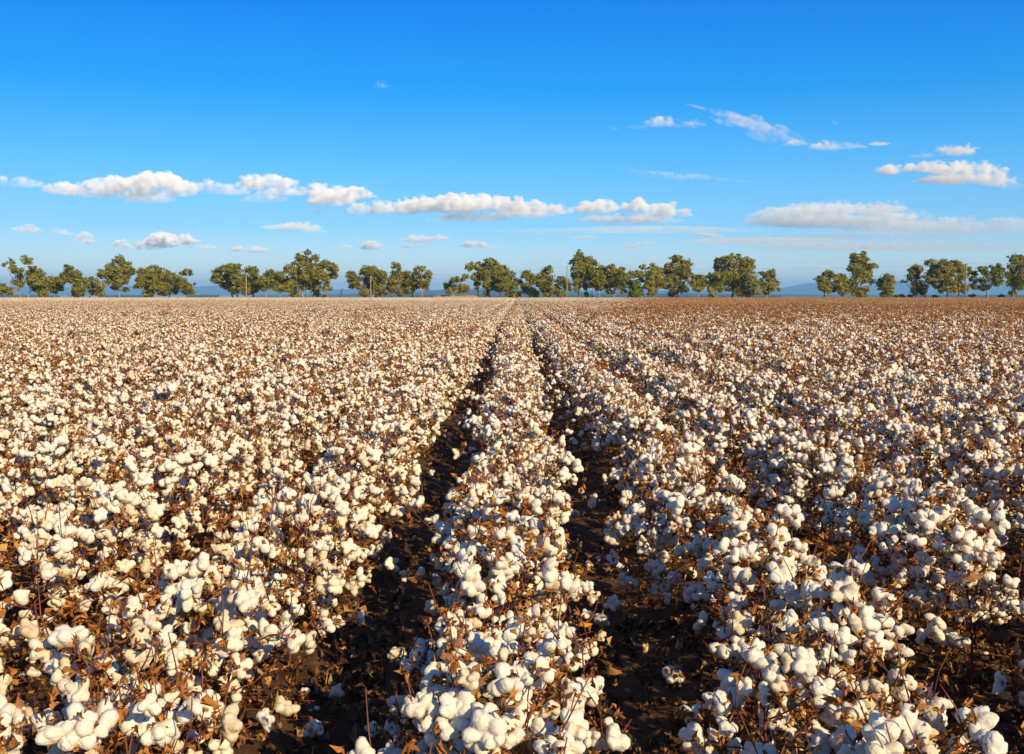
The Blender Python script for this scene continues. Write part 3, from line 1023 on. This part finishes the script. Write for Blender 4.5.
POLES = [(246.0, 272.3, "pale wooden power pole before the overhanging gum and the dark dense gum"),
         (370.6, 275.8, "slim wooden power pole standing before the domed broad gum"),
         (567.0, 266.0, "tall bare power pole beside the tallest narrow gum"),
         (966.4, 262.8, "tall dark power pole between yellow-green gum and umbrella-crowned tree")]
tops = []
for (px, py, lab) in POLES:
    tp = at(px, py, 290.0)
    root = empty("power_pole", (tp.x, 290.0, 0))
    tag(root, lab, "power pole", "power poles before the far trees")
    h = tp.z
    a = Acc()
    a.add(*tube([(0, 0, -0.3), (0, 0, h * 0.5), (0, 0, h)], [0.19, 0.165, 0.13], 10), 0, 0.5)
    link("shaft", a.mesh("pole_shaft", M_POLE), root)
    a = Acc()
    box(a, (0, -0.19, h - 0.45), (0.12, 0.10, 1.5))
    a2 = Acc()
    box(a2, (0, -0.19, h - 0.45), (0.11, 1.7, 0.12))
    link("crossarm", a2.mesh("crossarm", M_STEEL), root)
    for yy in (-0.85, 0.5):
        a3 = Acc()
        a3.add(*tube([(0, yy, h - 0.39), (0, yy, h - 0.33), (0, yy, h - 0.27), (0, yy, h - 0.2)], [0.05, 0.075, 0.05, 0.03], 8), 0, 0.5)
        link("insulator", a3.mesh("insulator", M_PORCELAIN), root)
    tops.append((tp.x, 290.0, h))
span = [(tops[0][0] - 60, 290.0, tops[0][2])] + tops + [(tops[3][0] + 50, 290.0, tops[3][2])]
WL = ["thin power wire running from the frame edge to the pale pole", "thin power wire between the pale pole and the slim pole",
      "thin power wire between the slim pole and the tall bare pole", "long thin power wire between the tall bare pole and the dark pole",
      "thin power wire running from the dark pole out of the picture"]
for (A, B, lab) in zip(span[:-1], span[1:], WL):
    A, B = np.array(A), np.array(B)
    u = np.linspace(0, 1, 24)
    P = A + (B - A) * u[:, None]
    P[:, 2] += -0.18 - 4 * 0.010 * np.linalg.norm(B - A) * u * (1 - u)
    P[:, 1] -= 0.85
    a = Acc()
    a.add(*tube(P, 0.022, 4), 0, 0.5)
    tag(link("power_wire", a.mesh("power_wire", M_WIRE)), lab, "wire", "power wires between the poles")


# ------------------------------------------------------------------ far hills and woodland
def ridge(name, D, depth, prof, seed, label, mat):
    prof = np.array(prof, float)
    xs_px = np.linspace(prof[0, 0], prof[-1, 0], 260)
    hp = np.interp(xs_px, prof[:, 0], prof[:, 1])
    kern = np.hanning(9)
    kern /= kern.sum()
    hp = np.convolve(np.pad(hp, 4, "edge"), kern, "valid")
    ts = np.linspace(-1, 1, 25)
    V = []
    for t in ts:
        Y = D + t * depth
        X = (xs_px - VP_X) / FPX * D
        prof_t = (1 - abs(t)) ** 0.8 * (0.85 + 0.15 * np.cos(xs_px * 0.05 + 3 * t))
        if abs(t) < 1e-6:
            prof_t = np.ones_like(xs_px)
        H = (hp / FPX * D + CAM_H) * prof_t
        P = np.stack([X, np.full_like(X, Y), H], 1)
        H = H * (1 + 0.05 * vnoise(P / D, 160, seed, 3)) - (16 if abs(t) > 0.99 else 0)
        P[:, 2] = H
        V.append(P)
    V = np.concatenate(V)
    nx, ny = len(xs_px), len(ts)
    i = (np.arange(ny - 1)[:, None] * nx + np.arange(nx - 1)[None]).ravel()
    F = np.vstack([np.stack([i, i + 1, i + nx + 1], 1), np.stack([i, i + nx + 1, i + nx], 1)])
    tag(link(name, mk(name, V, F, mat)), label, "hills", None, "structure")


ridge("hills", 15000, 1800, [(-260, 6), (-150, 9), (-60, 10), (0, 9), (40, 8), (90, 8), (118, 8), (131, 10), (145, 8), (165, 7), (190, 9), (203, 8), (214, 11.5), (224, 9), (240, 6),
      (270, 5), (300, 5), (319, 5.5), (335, 6), (347, 5.5), (365, 5), (390, 5), (440, 5), (465, 6.5), (480, 7.2), (500, 7), (530, 6), (560, 5), (600, 5), (650, 4.5), (700, 5), (740, 5.5),
      (770, 6), (786, 7.6), (797, 8.3), (804, 12.5), (810, 13.5), (816, 13.2), (828, 11), (850, 8.5), (870, 10), (885, 12), (894, 13), (904, 14.5), (918, 14), (936, 14), (955, 13), (969, 13.2), (985, 12.2), (1002, 12.5), (1030, 11), (1100, 9), (1250, 6)],
      3, "distant blue hills along the horizon", M_HILL)
ridge("low_hills", 6200, 700, [(280, 0.2), (330, 1.0), (380, 1.6), (416, 2.6), (432, 4.2), (445, 5.2), (465, 5.3), (490, 5.0), (520, 4.6), (560, 3.2), (600, 2.0), (680, 1.4), (760, .8), (860, 0.2)],
      9, "lower dark wooded hills in front of the blue range", M_HILL)

wr = np.random.default_rng(11)
a = Acc()
V0, F0 = ICO[2]
for (xa, xb) in ((-40, 60), (100, 145), (188, 219), (380, 560), (560, 780), (880, 1060)):
    for px in np.arange(xa, xb, 0.55):
        Y = 4300 + wr.uniform(-200, 300)
        X = (px - VP_X) / FPX * Y
        rx = wr.uniform(3.5, 6.5)
        hz = wr.uniform(6.0, 10.5)
        V = V0 * np.array([rx, rx, hz * 0.62]) * (1 + 0.22 * vnoise(V0, 3.1, int(px * 7) % 997 + 3, 2))[:, None]
        a.add(V + np.array([X, Y, hz * 0.55 - 8.6]), F0, 0, 0.5)
tag(link("distant_woodland", a.mesh("distant_woodland", M_WOOD)), "thin dark band of far-off woodland along the horizon", "woodland", None, "stuff")

# ------------------------------------------------------------------ clouds: lit volumes
def cloud_mat(name, dens, aniso=-0.3):
    m, nt, out = new_mat(name)
    vs = N(nt, "ShaderNodeVolumeScatter", i_Color=(1.0, 1.0, 1.0, 1), i_Density=dens, i_Anisotropy=aniso)
    tc = N(nt, "ShaderNodeTexCoord")
    nz = N(nt, "ShaderNodeTexNoise", i_Scale=1 / 150.0, i_Detail=6.0, i_Roughness=0.66)
    nt.links.new(tc.outputs["Object"], nz.inputs["Vector"])
    mr = N(nt, "ShaderNodeMapRange")
    for nm, vv in (("From Min", 0.43), ("From Max", 0.60), ("To Min", 0.0), ("To Max", dens * 2.0)):
        mr.inputs[nm].default_value = vv
    nt.links.new(nz.outputs["Fac"], mr.inputs["Value"])
    sz = N(nt, "ShaderNodeSeparateXYZ")
    nt.links.new(tc.outputs["Generated"], sz.inputs[0])
    m2 = N(nt, "ShaderNodeMapRange")
    for nm, vv in (("From Min", 0.08), ("From Max", 0.66), ("To Min", 0.07), ("To Max", 1.0)):
        m2.inputs[nm].default_value = vv
    nt.links.new(sz.outputs["Z"], m2.inputs["Value"])
    mu = N(nt, "ShaderNodeMath", operation="MULTIPLY")
    nt.links.new(mr.outputs[0], mu.inputs[0])
    nt.links.new(m2.outputs[0], mu.inputs[1])
    nt.links.new(mu.outputs[0], vs.inputs["Density"])
    nt.links.new(vs.outputs[0], out.inputs["Volume"])
    return m


M_CLOUD = cloud_mat("cloud_vapour", 0.0078)
M_THIN = cloud_mat("thin_cloud_vapour", 0.0045)
M_CIRRUS = cloud_mat("ice_cloud_vapour", 0.0026)
M_VEIL = cloud_mat("cloud_veil_vapour", 0.0011)
M_BANK = cloud_mat("cloud_bank_vapour", 0.0022)
CB = 1250.0


def make_cloud(lobes, ybase, label, mat=None, seed=0, puff=1.0, group="white clouds in the blue sky"):
    r = np.random.default_rng(9000 + seed)
    D = min(CB / ((HORIZON_Y - ybase) / FPX), 30000)
    s = D / FPX
    a = Acc()
    V0, F0 = ICO[2]
    for (x, y, rx, ry) in lobes:
        rx, ry = rx * 1.24, ry * 1.2
        c = np.array(at(x, y, D))
        c[1] += r.normal() * rx * s * 0.35
        a.add(V0 * np.array([rx * 1.05, rx * 0.7, ry * 0.62]) * s + c - np.array([0, 0, 0.2 * ry * s]), F0)
        n = int(12 * puff + rx * 2.0)
        for k in range(n):
            u = np.clip(r.normal() * 0.48, -1, 1)
            hmax = 1.08 * ry * math.sqrt(max(0.05, 1 - u * u))
            q = ry * r.uniform(0.28, 0.62) * (1 - 0.35 * abs(u))
            z = -0.45 * ry + (hmax + 0.45 * ry) * r.uniform(0, 1) ** 0.7 - 0.6 * q
            p = c + np.array([u * rx * 1.02, r.normal() * 0.35 * rx, z]) * s
            V = V0 * q * s * np.array([1.3, 1.2, 0.9]) * (1 + 0.2 * vnoise(V0, 3.0, seed * 31 + k, 2))[:, None] + p
            fl = c[2] - 0.62 * ry * s
            V[:, 2] = np.where(V[:, 2] < fl, fl + (V[:, 2] - fl) * 0.3, V[:, 2])
            a.add(V, F0)
    V, F, _, _ = a.arrays()
    ctr = np.array([V[:, 0].mean(), V[:, 1].mean(), V[:, 2].min()])
    vox = max(0.55 * s, 1.0)
    v, f = remesh(V - ctr, F, vox)
    nr = vnoise(v / s, 0.8, seed, 5)[:, None] * 0.6 * s
    cdir = v - v.mean(0)
    cdir /= np.linalg.norm(cdir, axis=1)[:, None] + 1e-9
    v = v + cdir * nr
    o = link("cloud", mk("cloud", v, f, {"veil": M_VEIL, "bank": M_BANK, None: M_CLOUD}[mat] if not isinstance(mat, bpy.types.Material) else mat))
    o.location = ctr
    tag(o, label, "cloud", group)


CLOUDS = [
 ([(5,183,10,5),(22,184,10,5),(37,185,6,4)], 190, "small pale cloud touching the frame edge beside the big puffy bank", M_THIN),
 ([(70,190,18,6),(85,188,12,6),(100,190,14,9),(115,186,12,8),(130,190,20,10),(150,184,16,9),(165,186,14,10),(180,189,14,8),(165,200,12,4),(145,198,20,6)], 203, "big puffy white cloud bank with violet underside, above the tall lone gum", None),
 ([(212,188,13,6),(230,190,13,6)], 197, "soft greyish cloud joining the big puffy bank and the round-topped cloud", M_THIN),
 ([(252,182,14,6),(270,184,14,8),(285,188,12,8),(262,197,17,6)], 203, "bright round-topped cloud over a grey shred, above the overhanging gum", None),
 ([(320,192,14,6),(345,195,22,6),(335,201,20,7),(358,193,10,5),(320,212,12,4)], 212, "slanting white cloud with ragged base over the huge forked gum", None),
 ([(365,210,14,6),(382,208,11,6)], 217, "stubby white cloud between the slanting cloud and the longest flat-based cloud", None),
 ([(420,205,24,5),(410,211,18,5),(455,208,28,8),(480,204,22,7),(505,206,20,7),(530,208,22,6),(555,210,16,5),(470,217,35,5),(520,215,28,4)], 221, "longest flat-based white cloud bank, over the middle of the tree line", None),
 ([(590,208,14,6),(605,207,12,6),(637,207,13,6),(660,211,18,6),(682,214,8,4),(640,219,36,5),(600,218,20,4)], 224, "row of small white puffs on one flat grey base, above the tallest pointed gum", None),
 ([(285,227,18,3.5),(300,226,16,4),(315,231,12,2.5)], 233, "thin flat cloud strip under the slanting cloud", M_THIN),
 ([(160,241,16,7),(185,240,9,5),(193,252,5,3),(148,247,11,3),(206,247,9,2.5)], 254, "low glowing cream cloud heap above the flat-topped gum", None),
 ([(120,244,8,4),(128,247,6,3)], 250, "small low cream puff between the low heap and the squarish puff", None),
 ([(85,240,7,6)], 247, "small squarish bright puff alone above the layered open tree", None),
 ([(28,229,8,4),(18,231,6,3)], 235, "small ragged white puff low over the dense rounded gum", None),
 ([(58,232,7,3),(66,234,5,2)], 237, "tiny faint pair of puffs beside the ragged puff", M_THIN),
 ([(258,250,9,4),(238,249,8,2.5)], 255, "low white puff beside the top of the huge forked gum", None),
 ([(370,246,10,4.5),(346,248,6,3)], 252, "pair of low white puffs over the domed broad gum", None),
 ([(420,239,14,3.5),(440,238,8,3),(410,246,12,2.5),(418,249,6,2.5)], 251, "broken low cloud shreds above the forked airy gum", M_THIN),
 ([(473,245,12,3.5),(490,247,6,2)], 250, "small low flat cloud above the lopsided gum", None),
 ([(715,236,6,3),(704,234,10,2)], 240, "single bright dot-like puff with grey tail, right above the dome-crowned gum", None),
 ([(630,246,8,2.5),(645,243,9,2.5),(656,249,3,2)], 251, "faint scattered cloud shreds above the bright green tree", M_THIN),
 ([(583,237,12,2)], 240, "faint thin cloud sliver above the tallest pointed gum", M_THIN),
 ([(614,129,5,2)], 132, "tiny white cloud fleck preceding the lone pointed cloud high up", M_THIN),
 ([(664,122,7,5),(655,125,14,4),(640,128,12,2)], 130, "lone pointed white cloud high in the clear sky", None),
 ([(690,123,13,3.5)], 127, "faint soft tail cloud trailing the lone pointed cloud", M_THIN),
 ([(795,143,10,3.5)], 147, "small oval cloud at the lower end of the wispy streak", None),
 ([(832,145,17,4.5),(850,147,14,2.5),(878,144,9,1.8)], 150, "flat white cloud with a trailing tail next to the small oval cloud", None),
 ([(834,124,5,2)], 127, "tiny white speck of cloud above the flat tailed cloud", M_THIN),
 ([(382,86,8,2.5)], 89, "tiny lone cloud fleck highest of all, in deep blue sky", M_THIN),
 ([(945,152,18,4.5),(965,151,12,4.5),(925,155,12,2)], 157, "compact white cloud above the larger lens-shaped cloud", None),
 ([(890,170,12,4.5),(925,168,20,5),(960,170,22,6.5),(985,172,16,7),(1000,180,16,6),(1012,187,12,4.5),(960,178,34,5)], 191, "large slanted lens-shaped white cloud under the compact cloud", None),
 ([(800,210,30,5),(830,207,30,5),(870,208,30,5),(900,213,25,5),(780,214,26,5),(820,219,56,8),(900,224,46,8),(960,226,44,8),(1010,226,24,7),(880,234,80,4.5),(985,235,40,4)], 238, "widest grey-white layered cloud bank above the ball-headed gum", "bank"),
 ([(770,240,70,2.5),(880,247,110,3.5),(980,250,60,3)], 252, "faint wide veil of pale cloud low beneath the widest layered bank", "veil"),
 ([(560,231,60,2),(650,229,70,2.5),(720,231,40,1.6)], 233, "faint pale veil of cloud just under the row of white puffs", "veil"),
 ([(870,246,6,3),(890,248,5,2)], 251, "tiny low puffs just above the ball-headed gum", None),
]
for i, (lob, yb, lab, mt) in enumerate(CLOUDS):
    make_cloud(lob, yb, lab, mt, i)


def cirrus(pts_px, widths, D, label, seed):
    r = np.random.default_rng(seed)
    a = Acc()
    s = D / FPX
    P = np.array([np.array(at(x, y, D)) for x, y in pts_px])
    w = np.array(widths) * s
    n = len(P)
    for k in range(26):
        off = r.normal()
        sh = r.uniform(0.15, 0.5)
        i0, i1 = sorted(r.uniform(0, n - 1, 2))
        if i1 - i0 < 0.8:
            i1 = min(n - 1, i0 + 1.2)
        u = np.linspace(i0, i1, 9)
        Q = np.stack([np.interp(u, np.arange(n), P[:, j]) for j in range(3)], 1)
        ww = np.interp(u, np.arange(n), w)
        Q[:, 2] += off * ww * 0.35
        Q[:, 1] += r.normal() * ww * 0.8
        a.add(*tube(Q, np.maximum(ww * sh * np.sin(np.linspace(0.05, math.pi - 0.05, 9)), 0.12 * s), 8))
    V, F, _, _ = a.arrays()
    ctr = V.mean(0)
    v, f = remesh(V - ctr, F, 0.5 * s, 2)
    o = link("cloud", mk("cirrus", v, f, M_CIRRUS))
    o.location = ctr
    tag(o, label, "cloud", "white clouds in the blue sky")


cirrus([(672, 100), (705, 110), (732, 117), (757, 125), (782, 134), (808, 144), (850, 158)], [2, 7, 12, 13, 10, 6, 3], 12000, "long wispy slanting streak of cloud running down to the oval cloud", 1)
cirrus([(600, 168), (650, 173), (690, 177), (720, 180), (760, 184)], [2, 4, 5, 5, 2], 15000, "faint horizontal cloud wisp in clear sky under the lone pointed cloud", 2)

# ------------------------------------------------------------------ haze
m, nt, out = new_mat("air_haze")
pv = N(nt, "ShaderNodeVolumePrincipled")
pv.inputs["Color"].default_value = (0.23, 0.56, 1.0, 1)
pv.inputs["Density"].default_value = 1e-4
pv.inputs["Anisotropy"].default_value = 0.0
nt.links.new(pv.outputs[0], out.inputs["Volume"])
a = Acc()
box(a, (0, 9500, 125), (44000, 25000, 278))
tag(link("haze", a.mesh("haze", m, False)), "pale blue air fading the far hills", "haze", None, "stuff")

# ------------------------------------------------------------------ light
SUN_EL, SUN_AZ = R(28), R(143)
to_sun = Vector((math.sin(SUN_AZ) * math.cos(SUN_EL), math.cos(SUN_AZ) * math.cos(SUN_EL), math.sin(SUN_EL)))
ld = bpy.data.lights.new("sun", "SUN")
ld.energy = 5.0
ld.angle = R(0.5)
ld.color = (1.0, 0.77, 0.42)
lo = bpy.data.objects.new("sun", ld)
COL.objects.link(lo)
lo.rotation_euler = to_sun.to_track_quat("Z", "Y").to_euler()

w = bpy.data.worlds.new("World")
scene.world = w
w.use_nodes = True
nt = w.node_tree
nt.nodes.clear()
sky = nt.nodes.new("ShaderNodeTexSky")
sky.sky_type = "NISHITA"
sky.sun_disc = False
sky.sun_elevation = SUN_EL
sky.sun_rotation = SUN_AZ
sky.altitude = 300
sky.air_density = 1.0
sky.dust_density = 0.3
sky.ozone_density = 1.0
hs = nt.nodes.new("ShaderNodeHueSaturation")
hs.inputs["Saturation"].default_value = 1.0
bg = nt.nodes.new("ShaderNodeBackground")
bg.inputs["Strength"].default_value = 0.12
wo = nt.nodes.new("ShaderNodeOutputWorld")
nt.links.new(sky.outputs[0], hs.inputs["Color"])
# polarised late-afternoon sky: deep blue overhead, pale near the horizon
tc = nt.nodes.new("ShaderNodeTexCoord")
sx = nt.nodes.new("ShaderNodeSeparateXYZ")
nt.links.new(tc.outputs["Generated"], sx.inputs[0])
grade = ramp(nt, [(0.0, (0.86, 0.90, 1.02)), (0.026, (0.70, 0.80, 1.0)), (0.066, (0.34, 0.64, 1.0)), (0.135, (0.16, 0.60, 1.0)),
                  (0.192, (0.025, 0.525, 1.03)), (0.28, (0.0, 0.44, 1.14)), (0.42, (0.10, 0.50, 1.0)), (1.0, (0.58, 0.74, 1.0))])
nt.links.new(sx.outputs["Z"], grade.inputs[0])
gm = nt.nodes.new("ShaderNodeMixRGB")
gm.blend_type = "MULTIPLY"
gm.inputs[0].default_value = 1.0
nt.links.new(hs.outputs[0], gm.inputs[1])
nt.links.new(grade.outputs[0], gm.inputs[2])
nt.links.new(gm.outputs[0], bg.inputs[0])
mr = nt.nodes.new("ShaderNodeMapRange")
for nm, vv in (("From Min", -0.5), ("From Max", 0.5), ("To Min", 0.093), ("To Max", 0.121)):
    mr.inputs[nm].default_value = vv
nt.links.new(sx.outputs["X"], mr.inputs["Value"])
nt.links.new(mr.outputs[0], bg.inputs["Strength"])
nt.links.new(bg.outputs[0], wo.inputs[0])

# ------------------------------------------------------------------ render settings
scene.view_settings.view_transform = "Standard"
scene.view_settings.look = "None"
scene.view_settings.exposure = 0.5
scene.view_settings.gamma = 1.0
scene.cycles.max_bounces = 18
scene.cycles.diffuse_bounces = 3
scene.cycles.transmission_bounces = 4
scene.cycles.volume_bounces = 16
scene.cycles.volume_step_rate = 0.15
scene.cycles.volume_max_steps = 512
scene.cycles.use_denoising = True
